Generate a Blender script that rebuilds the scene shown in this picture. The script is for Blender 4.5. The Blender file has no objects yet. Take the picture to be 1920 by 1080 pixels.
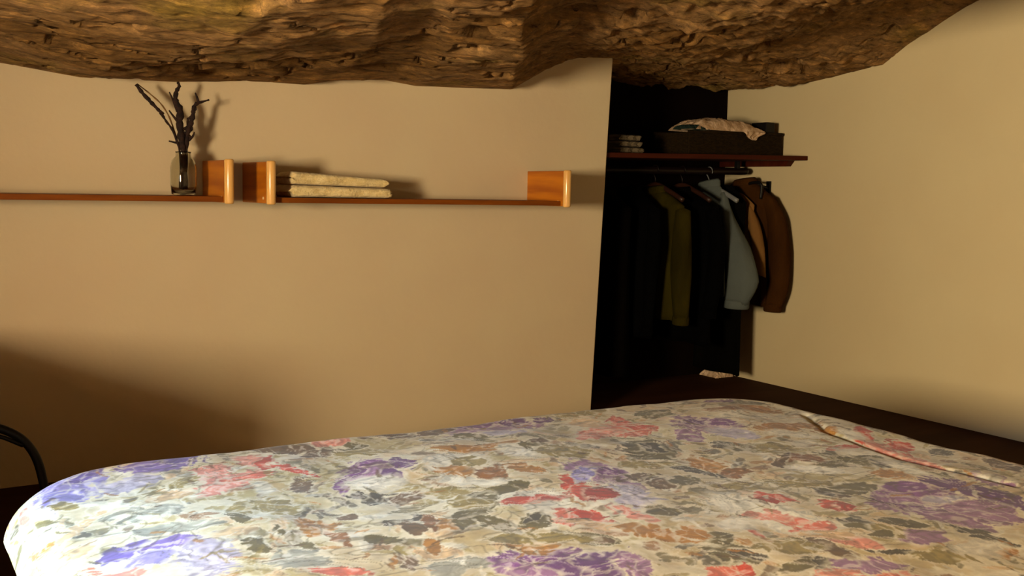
import bpy, bmesh, math, random
import numpy as np
from mathutils import Vector, Matrix

random.seed(7)
S = bpy.context.scene
COL = S.collection

# ------------------------------------------------------------------ camera
cam_data = bpy.data.cameras.new('camera')
cam_data.sensor_width = 36.0
cam_data.lens = 1940.0 / 1920.0 * 36.0
cam_data.clip_start = 0.02
cam = bpy.data.objects.new('camera', cam_data)
COL.objects.link(cam)
YAW, PITCH, ROLL = math.radians(31.836), math.radians(5.447), 0.0196
f_ = Vector((math.sin(YAW) * math.cos(PITCH), math.cos(YAW) * math.cos(PITCH), -math.sin(PITCH)))
r_ = Vector((math.cos(YAW), -math.sin(YAW), 0))
u_ = r_.cross(f_)
r2 = r_ * math.cos(ROLL) + u_ * math.sin(ROLL)
u2 = u_ * math.cos(ROLL) - r_ * math.sin(ROLL)
M = Matrix((r2, u2, -f_)).transposed().to_4x4()
M.translation = (0, 0, 0.8)
cam.matrix_world = M
S.camera = cam

# ------------------------------------------------------------------ world, daylight through the windows, exposure
world = bpy.data.worlds.new('world')
S.world = world
world.use_nodes = True
bg = world.node_tree.nodes['Background']
bg.inputs[0].default_value = (0.75, 0.85, 1.0, 1)
bg.inputs[1].default_value = 0.3


def area(name, loc, size, size_y, power, color, direction, spread=180):
    d = bpy.data.lights.new(name, 'AREA')
    d.shape = 'RECTANGLE'
    d.size, d.size_y = size, size_y
    d.energy = power
    d.color = color
    d.spread = math.radians(spread)
    o = bpy.data.objects.new(name, d)
    COL.objects.link(o)
    o.location = loc
    o.rotation_euler = Vector(direction).to_track_quat('-Z', 'Y').to_euler()
    return o


# low afternoon light in the near window, cool sky light in the small far window
area('afternoon_light', (-1.36, 0.55, 0.82), 0.70, 0.46, 228.0, (1.0, 0.78, 0.47), (1, 0.0, 0.0))
area('sky_light', (-1.24, 1.50, 0.97), 0.44, 0.16, 11.0, (0.25, 0.60, 1.0), (1, -0.04, -0.60), 44)

S.view_settings.view_transform = 'Standard'
S.view_settings.look = 'None'
S.view_settings.gamma = 1.0
S.view_settings.use_curve_mapping = False
S.view_settings.exposure = 0.0


# ------------------------------------------------------------------ helpers
def lin(c):
    out = []
    for v in c:
        v = v / 255.0
        out.append(v / 12.92 if v <= 0.04045 else ((v + 0.055) / 1.055) ** 2.4)
    return tuple(out)


def hash2(ix, iy, seed):
    n = (ix.astype(np.int64) * 374761393 + iy.astype(np.int64) * 668265263 + seed * 1442695041) & 0x7fffffff
    n = ((n ^ (n >> 13)) * 1274126177) & 0x7fffffff
    return ((n ^ (n >> 16)) & 0xffff) / 65535.0


def vnoise(x, y, seed=0):
    ix, iy = np.floor(x), np.floor(y)
    fx, fy = x - ix, y - iy
    fx = fx * fx * fx * (fx * (fx * 6 - 15) + 10)
    fy = fy * fy * fy * (fy * (fy * 6 - 15) + 10)
    a, b = hash2(ix, iy, seed), hash2(ix + 1, iy, seed)
    c, d = hash2(ix, iy + 1, seed), hash2(ix + 1, iy + 1, seed)
    return (a * (1 - fx) + b * fx) * (1 - fy) + (c * (1 - fx) + d * fx) * fy


def fbm(x, y, octv=4, seed=0, gain=0.5):
    s, amp, tot = 0.0, 1.0, 0.0
    for k in range(octv):
        s = s + amp * vnoise(x * 2 ** k + 17.3 * k, y * 2 ** k + 9.1 * k, seed + k)
        tot += amp
        amp *= gain
    return s / tot


def sstep(a, b, x):
    t = np.clip((x - a) / (b - a), 0, 1)
    return t * t * (3 - 2 * t)


def material(name, color, color2=None, rough=0.7, scale=(4, 4, 4), detail=5.0, bump=0.0, bump_scale=60.0,
             spec=0.3, lo=0.35, hi=0.65, sheen=0.0, coat=0.0, bump_dist=0.004):
    m = bpy.data.materials.new(name)
    m.use_nodes = True
    nt = m.node_tree
    b = nt.nodes['Principled BSDF']
    b.inputs['Roughness'].default_value = rough
    b.inputs['Specular IOR Level'].default_value = spec
    if sheen:
        b.inputs['Sheen Weight'].default_value = sheen
    if coat:
        b.inputs['Coat Weight'].default_value = coat
        b.inputs['Coat Roughness'].default_value = 0.2
    tc = nt.nodes.new('ShaderNodeTexCoord')
    mp = nt.nodes.new('ShaderNodeMapping')
    mp.inputs['Scale'].default_value = scale
    nt.links.new(tc.outputs['Object'], mp.inputs['Vector'])
    nz = nt.nodes.new('ShaderNodeTexNoise')
    nz.inputs['Scale'].default_value = 1.0
    nz.inputs['Detail'].default_value = detail
    nt.links.new(mp.outputs['Vector'], nz.inputs['Vector'])
    rp = nt.nodes.new('ShaderNodeValToRGB')
    rp.color_ramp.elements[0].position = lo
    rp.color_ramp.elements[1].position = hi
    rp.color_ramp.elements[0].color = (*(color2 or color), 1)
    rp.color_ramp.elements[1].color = (*color, 1)
    nt.links.new(nz.outputs['Fac'], rp.inputs['Fac'])
    nt.links.new(rp.outputs['Color'], b.inputs['Base Color'])
    if bump:
        n2 = nt.nodes.new('ShaderNodeTexNoise')
        n2.inputs['Scale'].default_value = bump_scale
        n2.inputs['Detail'].default_value = 4.0
        nt.links.new(tc.outputs['Object'], n2.inputs['Vector'])
        bp = nt.nodes.new('ShaderNodeBump')
        bp.inputs['Strength'].default_value = bump
        bp.inputs['Distance'].default_value = bump_dist
        nt.links.new(n2.outputs['Fac'], bp.inputs['Height'])
        nt.links.new(bp.outputs['Normal'], b.inputs['Normal'])
    return m


def link(name, me, mat, parent=None):
    if mat:
        me.materials.append(mat)
    o = bpy.data.objects.new(name, me)
    COL.objects.link(o)
    if parent:
        o.parent = parent
    return o


def from_bm(name, bm, mat, parent=None, smooth=False):
    me = bpy.data.meshes.new(name)
    bmesh.ops.recalc_face_normals(bm, faces=bm.faces)
    bm.to_mesh(me)
    bm.free()
    if smooth:
        me.polygons.foreach_set('use_smooth', [True] * len(me.polygons))
    return link(name, me, mat, parent)


def tag(o, label, category, group=None):
    o['label'] = label
    o['category'] = category
    if group:
        o['group'] = group
    return o


def struct(o):
    o['kind'] = 'structure'
    return o


def empty(name, loc=(0, 0, 0)):
    o = bpy.data.objects.new(name, None)
    o.empty_display_size = 0.05
    COL.objects.link(o)
    o.location = loc
    return o


def add_box(bm, x0, x1, y0, y1, z0, z1, bevel=0.0, seg=2):
    vs = [bm.verts.new(p) for p in ((x0, y0, z0), (x1, y0, z0), (x1, y1, z0), (x0, y1, z0),
                                    (x0, y0, z1), (x1, y0, z1), (x1, y1, z1), (x0, y1, z1))]
    fs = [bm.faces.new([vs[i] for i in q]) for q in ((3, 2, 1, 0), (4, 5, 6, 7), (0, 1, 5, 4), (1, 2, 6, 5), (2, 3, 7, 6), (3, 0, 4, 7))]
    if bevel:
        es = list({e for f in fs for e in f.edges})
        bmesh.ops.bevel(bm, geom=es, offset=bevel, segments=seg, profile=0.6, affect='EDGES')
    return vs


def box(name, mat, parent, x0, x1, y0, y1, z0, z1, bevel=0.002):
    bm = bmesh.new()
    add_box(bm, x0, x1, y0, y1, z0, z1, bevel)
    return from_bm(name, bm, mat, parent)


def add_loft(bm, rings, cap=True, closed=True):
    vr = [[bm.verts.new(p) for p in r] for r in rings]
    n = len(vr[0])
    for a, b in zip(vr[:-1], vr[1:]):
        for i in range(n if closed else n - 1):
            j = (i + 1) % n
            bm.faces.new((a[i], a[j], b[j], b[i]))
    if cap:
        bm.faces.new(vr[0][::-1])
        bm.faces.new(vr[-1])
    return vr


def add_tube(bm, pts, radii, n=10, squash=1.0):
    pts = [Vector(p) for p in pts]
    if not isinstance(radii, (list, tuple)):
        radii = [radii] * len(pts)
    rings = []
    up = Vector((0.13, 0.21, 0.97))
    for i, p in enumerate(pts):
        t = (pts[min(i + 1, len(pts) - 1)] - pts[max(i - 1, 0)]).normalized()
        a = t.cross(up)
        if a.length < 1e-3:
            a = t.cross(Vector((1, 0, 0)))
        a.normalize()
        b = t.cross(a).normalized()
        rings.append([p + (a * math.cos(w) + b * math.sin(w) * squash) * radii[i] for w in (2 * math.pi * k / n for k in range(n))])
    add_loft(bm, rings)


def smooth_path(pts, k=6):
    P = [Vector(p) for p in pts]
    P = [P[0] * 2 - P[1]] + P + [P[-1] * 2 - P[-2]]
    out = []
    for i in range(1, len(P) - 2):
        for s in range(k):
            t = s / k
            out.append(0.5 * ((2 * P[i]) + (P[i + 1] - P[i - 1]) * t + (2 * P[i - 1] - 5 * P[i] + 4 * P[i + 1] - P[i + 2]) * t * t
                              + (3 * P[i] - P[i - 1] - 3 * P[i + 1] + P[i + 2]) * t ** 3))
    out.append(P[-2])
    return out


def lathe(name, mat, parent, prof, center, n=32):
    bm = bmesh.new()
    rings = [[(center[0] + r * math.cos(2 * math.pi * k / n), center[1] + r * math.sin(2 * math.pi * k / n), center[2] + z)
              for k in range(n)] for r, z in prof]
    add_loft(bm, rings)
    return from_bm(name, bm, mat, parent, True)


def grid_mesh(name, P, mat, keep=None, color=None, parent=None):
    """P: (ny, nx, 3) array -> smooth quad mesh; keep: (ny-1, nx-1) bool; color: (ny, nx, 3) linear"""
    ny, nx = P.shape[:2]
    idx = np.arange(ny * nx).reshape(ny, nx)
    q = np.stack([idx[:-1, :-1], idx[:-1, 1:], idx[1:, 1:], idx[1:, :-1]], -1)
    q = q[keep] if keep is not None else q.reshape(-1, 4)
    used = np.unique(q)
    remap = np.full(ny * nx, -1)
    remap[used] = np.arange(len(used))
    q = remap[q].astype(np.int32)
    V = P.reshape(-1, 3)[used].astype(np.float32)
    me = bpy.data.meshes.new(name)
    me.vertices.add(len(V))
    me.vertices.foreach_set('co', V.ravel())
    me.loops.add(q.size)
    me.loops.foreach_set('vertex_index', q.ravel())
    me.polygons.add(len(q))
    me.polygons.foreach_set('loop_start', np.arange(0, q.size, 4, dtype=np.int32))
    me.polygons.foreach_set('use_smooth', np.ones(len(q), dtype=bool))
    me.update(calc_edges=True)
    if color is not None:
        at = me.color_attributes.new('print', 'FLOAT_COLOR', 'POINT')
        c = np.ones((len(V), 4), np.float32)
        c[:, :3] = color.reshape(-1, 3)[used]
        at.data.foreach_set('color', c.ravel())
    return link(name, me, mat, parent)


# ------------------------------------------------------------------ materials
M_plaster = material('plaster', (0.61, 0.515, 0.355), (0.585, 0.475, 0.33), 0.9, (2.2, 2.2, 2.2), 4, 0.25, 45, 0.1, bump_dist=0.003)
M_plaster_r = material('plaster_ochre', (0.58, 0.49, 0.31), (0.55, 0.455, 0.285), 0.9, (2, 2, 2), 4, 0.25, 45, 0.1, bump_dist=0.003)
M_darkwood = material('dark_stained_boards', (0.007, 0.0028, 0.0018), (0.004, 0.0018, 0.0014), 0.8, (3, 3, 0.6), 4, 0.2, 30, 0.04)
M_floor = material('dark_red_floor', (0.050, 0.018, 0.008), (0.034, 0.011, 0.005), 0.75, (1.5, 9, 3), 5, 0.1, 40, 0.06)
M_pine = material('honey_pine', (0.52, 0.165, 0.005), (0.34, 0.085, 0.003), 0.45, (14, 3, 40), 4, 0.06, 90, 0.4)
M_pine_board = material('red_brown_board', (0.22, 0.058, 0.004), (0.14, 0.034, 0.003), 0.55, (4, 40, 40), 4, 0.05, 90, 0.15)
M_post = material('pale_varnished_dowel', (0.80, 0.46, 0.16), (0.70, 0.37, 0.10), 0.25, (60, 60, 5), 3, 0, 0, 0.6, coat=0.4)
M_screw = material('screw_cap', (0.75, 0.6, 0.35), None, 0.4)
M_mahog = material('mahogany_shelf', (0.060, 0.010, 0.003), (0.040, 0.006, 0.002), 0.6, (4, 30, 30), 4, 0.05, 80, 0.1)
M_rod = material('dark_rod', (0.006, 0.0022, 0.002), (0.004, 0.0016, 0.0016), 0.4, (4, 30, 30), 3)
M_towel = material('cream_waffle_towel', (0.74, 0.60, 0.33), (0.60, 0.46, 0.22), 0.95, (60, 60, 60), 3, 0.9, 170, 0.05, sheen=0.3)
M_twig = material('dark_twig_bark', (0.028, 0.012, 0.009), (0.010, 0.005, 0.005), 0.9, (80, 80, 80), 3, 0.5, 300)
M_twig_pale = material('pale_twig_bark', (0.22, 0.12, 0.045), (0.14, 0.07, 0.025), 0.9, (60, 60, 60), 3)
M_black = material('black_metal', (0.005, 0.0045, 0.005), None, 0.45, spec=0.25)
M_steel = material('grey_metal', (0.16, 0.17, 0.18), None, 0.35)
M_linen = material('white_lace_linen', (0.72, 0.53, 0.38), (0.38, 0.25, 0.15), 0.9, (45, 45, 45), 4, 0.8, 120, 0.05)
M_box = material('dark_woven_box', (0.020, 0.011, 0.003), (0.009, 0.005, 0.002), 0.8, (60, 60, 220), 3, 0.7, 160, 0.1)
M_teal = material('teal_cloth', (0.008, 0.026, 0.022), (0.005, 0.016, 0.014), 0.9, (20, 20, 20), 3, 0.3, 80)
M_bedwood = material('dark_bed_wood', (0.05, 0.026, 0.016), (0.03, 0.016, 0.010), 0.5, (3, 20, 20), 4)
M_mattress = material('mattress_cover', (0.55, 0.50, 0.44), None, 0.9)


def glass_material():
    m = bpy.data.materials.new('clear_bottle_glass')
    m.use_nodes = True
    b = m.node_tree.nodes['Principled BSDF']
    b.inputs['Base Color'].default_value = (0.80, 0.80, 0.72, 1)
    b.inputs['Roughness'].default_value = 0.03
    b.inputs['IOR'].default_value = 1.45
    b.inputs['Transmission Weight'].default_value = 1.0
    return m


M_glass = glass_material()


def rock_material():
    m = bpy.data.materials.new('brown_rock')
    m.use_nodes = True
    nt = m.node_tree
    b = nt.nodes['Principled BSDF']
    b.inputs['Roughness'].default_value = 0.85
    b.inputs['Specular IOR Level'].default_value = 0.15
    tc = nt.nodes.new('ShaderNodeTexCoord')

    def noise(scale, detail, vec_scale=(1, 1, 1), rough=0.6):
        mp = nt.nodes.new('ShaderNodeMapping')
        mp.inputs['Scale'].default_value = vec_scale
        nt.links.new(tc.outputs['Object'], mp.inputs['Vector'])
        n = nt.nodes.new('ShaderNodeTexNoise')
        n.inputs['Scale'].default_value = scale
        n.inputs['Detail'].default_value = detail
        n.inputs['Roughness'].default_value = rough
        nt.links.new(mp.outputs['Vector'], n.inputs['Vector'])
        return n

    def ramp(src, stops):
        r = nt.nodes.new('ShaderNodeValToRGB')
        els = r.color_ramp.elements
        els[0].position, els[0].color = stops[0][0], (*stops[0][1], 1)
        els[1].position, els[1].color = stops[-1][0], (*stops[-1][1], 1)
        for p, c in stops[1:-1]:
            e = els.new(p)
            e.color = (*c, 1)
        nt.links.new(src.outputs['Fac'], r.inputs['Fac'])
        return r

    base = ramp(noise(2.2, 7), [(0.30, (0.125, 0.060, 0.018)), (0.45, (0.215, 0.115, 0.038)), (0.57, (0.27, 0.155, 0.066)), (0.70, (0.215, 0.140, 0.034))])
    grain = ramp(noise(26, 10, (0.40, 1.5, 2.0), 0.82), [(0.36, (0.10, 0.08, 0.07)), (0.45, (0.75, 0.75, 0.75)), (0.55, (1.15, 1.12, 1.05)), (0.64, (2.3, 2.15, 1.8))])
    mul = nt.nodes.new('ShaderNodeMix')
    mul.data_type = 'RGBA'
    mul.blend_type = 'MULTIPLY'
    mul.inputs['Factor'].default_value = 0.9
    nt.links.new(base.outputs['Color'], mul.inputs['A'])
    nt.links.new(grain.outputs['Color'], mul.inputs['B'])
    nt.links.new(mul.outputs['Result'], b.inputs['Base Color'])
    bn = noise(30, 9, (0.55, 1.3, 1.6), 0.75)
    bp = nt.nodes.new('ShaderNodeBump')
    bp.inputs['Strength'].default_value = 0.8
    bp.inputs['Distance'].default_value = 0.009
    nt.links.new(bn.outputs['Fac'], bp.inputs['Height'])
    nt.links.new(bp.outputs['Normal'], b.inputs['Normal'])
    return m


M_rock = rock_material()


def print_material():
    m = bpy.data.materials.new('floral_print_cotton')
    m.use_nodes = True
    nt = m.node_tree
    b = nt.nodes['Principled BSDF']
    b.inputs['Roughness'].default_value = 0.85
    b.inputs['Specular IOR Level'].default_value = 0.15
    b.inputs['Sheen Weight'].default_value = 0.1
    a = nt.nodes.new('ShaderNodeAttribute')
    a.attribute_name = 'print'
    tc = nt.nodes.new('ShaderNodeTexCoord')
    n = nt.nodes.new('ShaderNodeTexNoise')
    n.inputs['Scale'].default_value = 75.0
    n.inputs['Detail'].default_value = 5.0
    nt.links.new(tc.outputs['Object'], n.inputs['Vector'])
    r = nt.nodes.new('ShaderNodeValToRGB')
    r.color_ramp.elements[0].position, r.color_ramp.elements[0].color = 0.3, (0.86, 0.85, 0.83, 1)
    r.color_ramp.elements[1].position, r.color_ramp.elements[1].color = 0.7, (1.06, 1.06, 1.06, 1)
    nt.links.new(n.outputs['Fac'], r.inputs['Fac'])
    mx = nt.nodes.new('ShaderNodeMix')
    mx.data_type = 'RGBA'
    mx.blend_type = 'MULTIPLY'
    mx.inputs['Factor'].default_value = 1.0
    nt.links.new(a.outputs['Color'], mx.inputs['A'])
    nt.links.new(r.outputs['Color'], mx.inputs['B'])
    nt.links.new(mx.outputs['Result'], b.inputs['Base Color'])
    return m


M_print = print_material()

# ------------------------------------------------------------------ the room
YB, XR, YA = 2.925, 3.22, 3.42      # shelf wall, right wall, alcove back wall
XL, YF = -1.10, -1.30               # left wall with the windows, wall behind the camera

struct(box('floor', M_floor, None, -1.5, 3.6, -1.6, 3.8, -0.1, 0.0, 0))


def wall_back():
    bm = bmesh.new()
    vs = add_box(bm, -1.45, 2.2, YB, YA + 0.15, 0.0, 1.45)
    for v in vs:                                        # the free end leans a little out of plumb
        if v.co.x > 2:
            v.co.x = 2.160 + (v.co.z - 0.03) * 0.0435
    es = [e for e in bm.edges if all(abs(v.co.y - YB) < 1e-4 and v.co.x > 2 for v in e.verts)]
    bmesh.ops.bevel(bm, geom=es, offset=0.006, segments=3, affect='EDGES')
    return from_bm('wall_back', bm, M_plaster)


struct(wall_back())
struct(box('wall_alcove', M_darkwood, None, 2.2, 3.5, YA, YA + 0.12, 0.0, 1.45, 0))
struct(box('wall_right', M_plaster_r, None, XR, XR + 0.15, -1.6, YA + 0.14, 0.0, 2.1, 0))
struct(box('wall_front', M_plaster, None, -1.45, 3.4, YF - 0.15, YF, 0.0, 2.1, 0))


def wall_left():
    bm = bmesh.new()
    x0, x1 = XL - 0.28, XL
    wins = ((0.20, 0.90, 0.58, 1.04), (1.24, 1.76, 0.56, 1.04))
    for y0, y1, z0, z1 in ((-1.6, 0.20, 0, 2.1), (0.90, 1.24, 0, 2.1), (1.76, 3.1, 0, 2.1),
                           (0.20, 0.90, 0, 0.58), (0.20, 0.90, 1.04, 2.1), (1.24, 1.76, 0, 0.56), (1.24, 1.76, 1.04, 2.1)):
        add_box(bm, x0, x1, y0, y1, z0, z1)
    struct(from_bm('wall_left', bm, M_plaster))
    for k, (y0, y1, z0, z1) in enumerate(wins):
        w = struct(empty('window_%d' % (k + 1), (x0, (y0 + y1) / 2, z0)))
        bm = bmesh.new()
        hy, hz, t = (y1 - y0) / 2, z1 - z0, 0.025
        add_box(bm, 0.03, 0.07, -hy, -hy + t, 0, hz)
        add_box(bm, 0.03, 0.07, hy - t, hy, 0, hz)
        add_box(bm, 0.03, 0.07, -hy + t, hy - t, 0, t)
        add_box(bm, 0.03, 0.07, -hy + t, hy - t, hz - t, hz)
        from_bm('window_frame', bm, M_bedwood, w)


wall_left()


def ceiling():
    xs = np.concatenate([np.linspace(-1.45, 0.0, 50)[:-1], np.linspace(0.0, 3.25, 560), np.linspace(3.27, 3.5, 5)])
    ys = np.concatenate([np.linspace(-1.6, 0.7, 50)[:-1], np.linspace(0.7, 3.45, 470), np.linspace(3.47, 3.6, 4)])
    X, Y = np.meshgrid(xs, ys)
    bx = [-1.5, 0.0, 0.29, 0.477, 0.723, 0.915, 1.089, 1.171, 1.343, 1.452, 1.801, 1.883, 1.988, 2.076, 2.212, 2.6, 9]
    bz = [1.14, 1.115, 1.092, 1.071, 1.074, 1.090, 1.092, 1.111, 1.123, 1.112, 1.126, 1.171, 1.231, 1.251, 1.258, 1.250, 1.250]
    ry = [-2, 0.5, 1.5, 2.116, 2.29, 2.501, 2.603, 3.006, 3.388, 3.7]
    rz = [1.72, 1.68, 1.58, 1.454, 1.407, 1.319, 1.265, 1.242, 1.243, 1.24]
    dy = np.maximum(YB - Y, 0)
    Xs = X + 0.6 * dy * sstep(1.2, 1.9, X + 0.6 * dy) + 0.05 * (fbm(Y * 7, X * 2, 3, 5) - 0.5) * sstep(0, 0.15, dy)
    Z = np.interp(Xs, bx, bz)
    Z = Z + (np.interp(Y, ry, rz) - 1.2425) * sstep(1.9, 3.1, X) * sstep(3.3, 2.7, Y)
    Z = Z + 0.05 * dy
    Z = Z - 0.05 * sstep(0.03, 0.55, dy) * sstep(1.85, 2.15, Xs) * sstep(3.0, 2.1, X)
    # beds of stone, chips, cracks; the relief fades where the rock is trimmed along the plaster
    near = np.clip(np.minimum(np.where(X < 2.2, YB - Y, 1.0), XR - X) / 0.10, 0.10, 1)
    big = fbm(X * 1.9, Y * 2.3, 4, 11) - 0.5
    strat = vnoise(X * 1.2 + big, Y * 11 + 2 * big, 21)
    steps = np.abs((strat * 3) % 1 - 0.5)
    chips = fbm(X * 9 + big * 3, Y * 17, 4, 31) - 0.5
    rid = 1 - np.abs(fbm(X * 4.2 + chips * 0.4, Y * 6.5, 4, 41) - 0.5) * 2
    crack = sstep(0.965, 0.99, rid) * sstep(0.45, 0.6, fbm(X * 2, Y * 3, 2, 47))
    hole = sstep(0.66, 0.70, fbm(X * 5, Y * 9, 3, 51))
    rough_r = sstep(1.6, 2.1, Xs)
    relief = 0.05 * big - 0.018 * steps * (1 - 0.6 * rough_r) + (0.020 + 0.034 * rough_r) * chips + 0.010 * (fbm(X * 1.6 + 2 * big, Y * 34, 3, 71) - 0.5) * (1 - rough_r) + 0.035 * crack + 0.045 * hole
    Z = Z + relief * near
    fine = fbm(X * 30, Y * 55, 3, 61) - 0.5
    Z = Z + (0.007 + 0.008 * rough_r) * fine * near
    struct(grid_mesh('ceiling', np.stack([X, Y, Z], -1)[:, ::-1], M_rock))


ceiling()


# ------------------------------------------------------------------ bed and duvet
def make_bed():
    t = empty('bed', (1.03, 0.95, 0))
    tag(t, 'low dark wooden bed under the floral duvet', 'bed')
    box('mattress', M_mattress, t, -0.74, 0.74, -0.90, 0.85, 0.14, 0.245, 0.03)
    box('bed_frame', M_bedwood, t, -0.75, 0.75, -0.92, 0.87, 0.06, 0.14, 0.006)
    for x in (-0.72, 0.66):
        for y in (-0.88, 0.78):
            box('leg', M_bedwood, t, x, x + 0.06, y, y + 0.06, 0.0, 0.06, 0.004)


make_bed()

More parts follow.
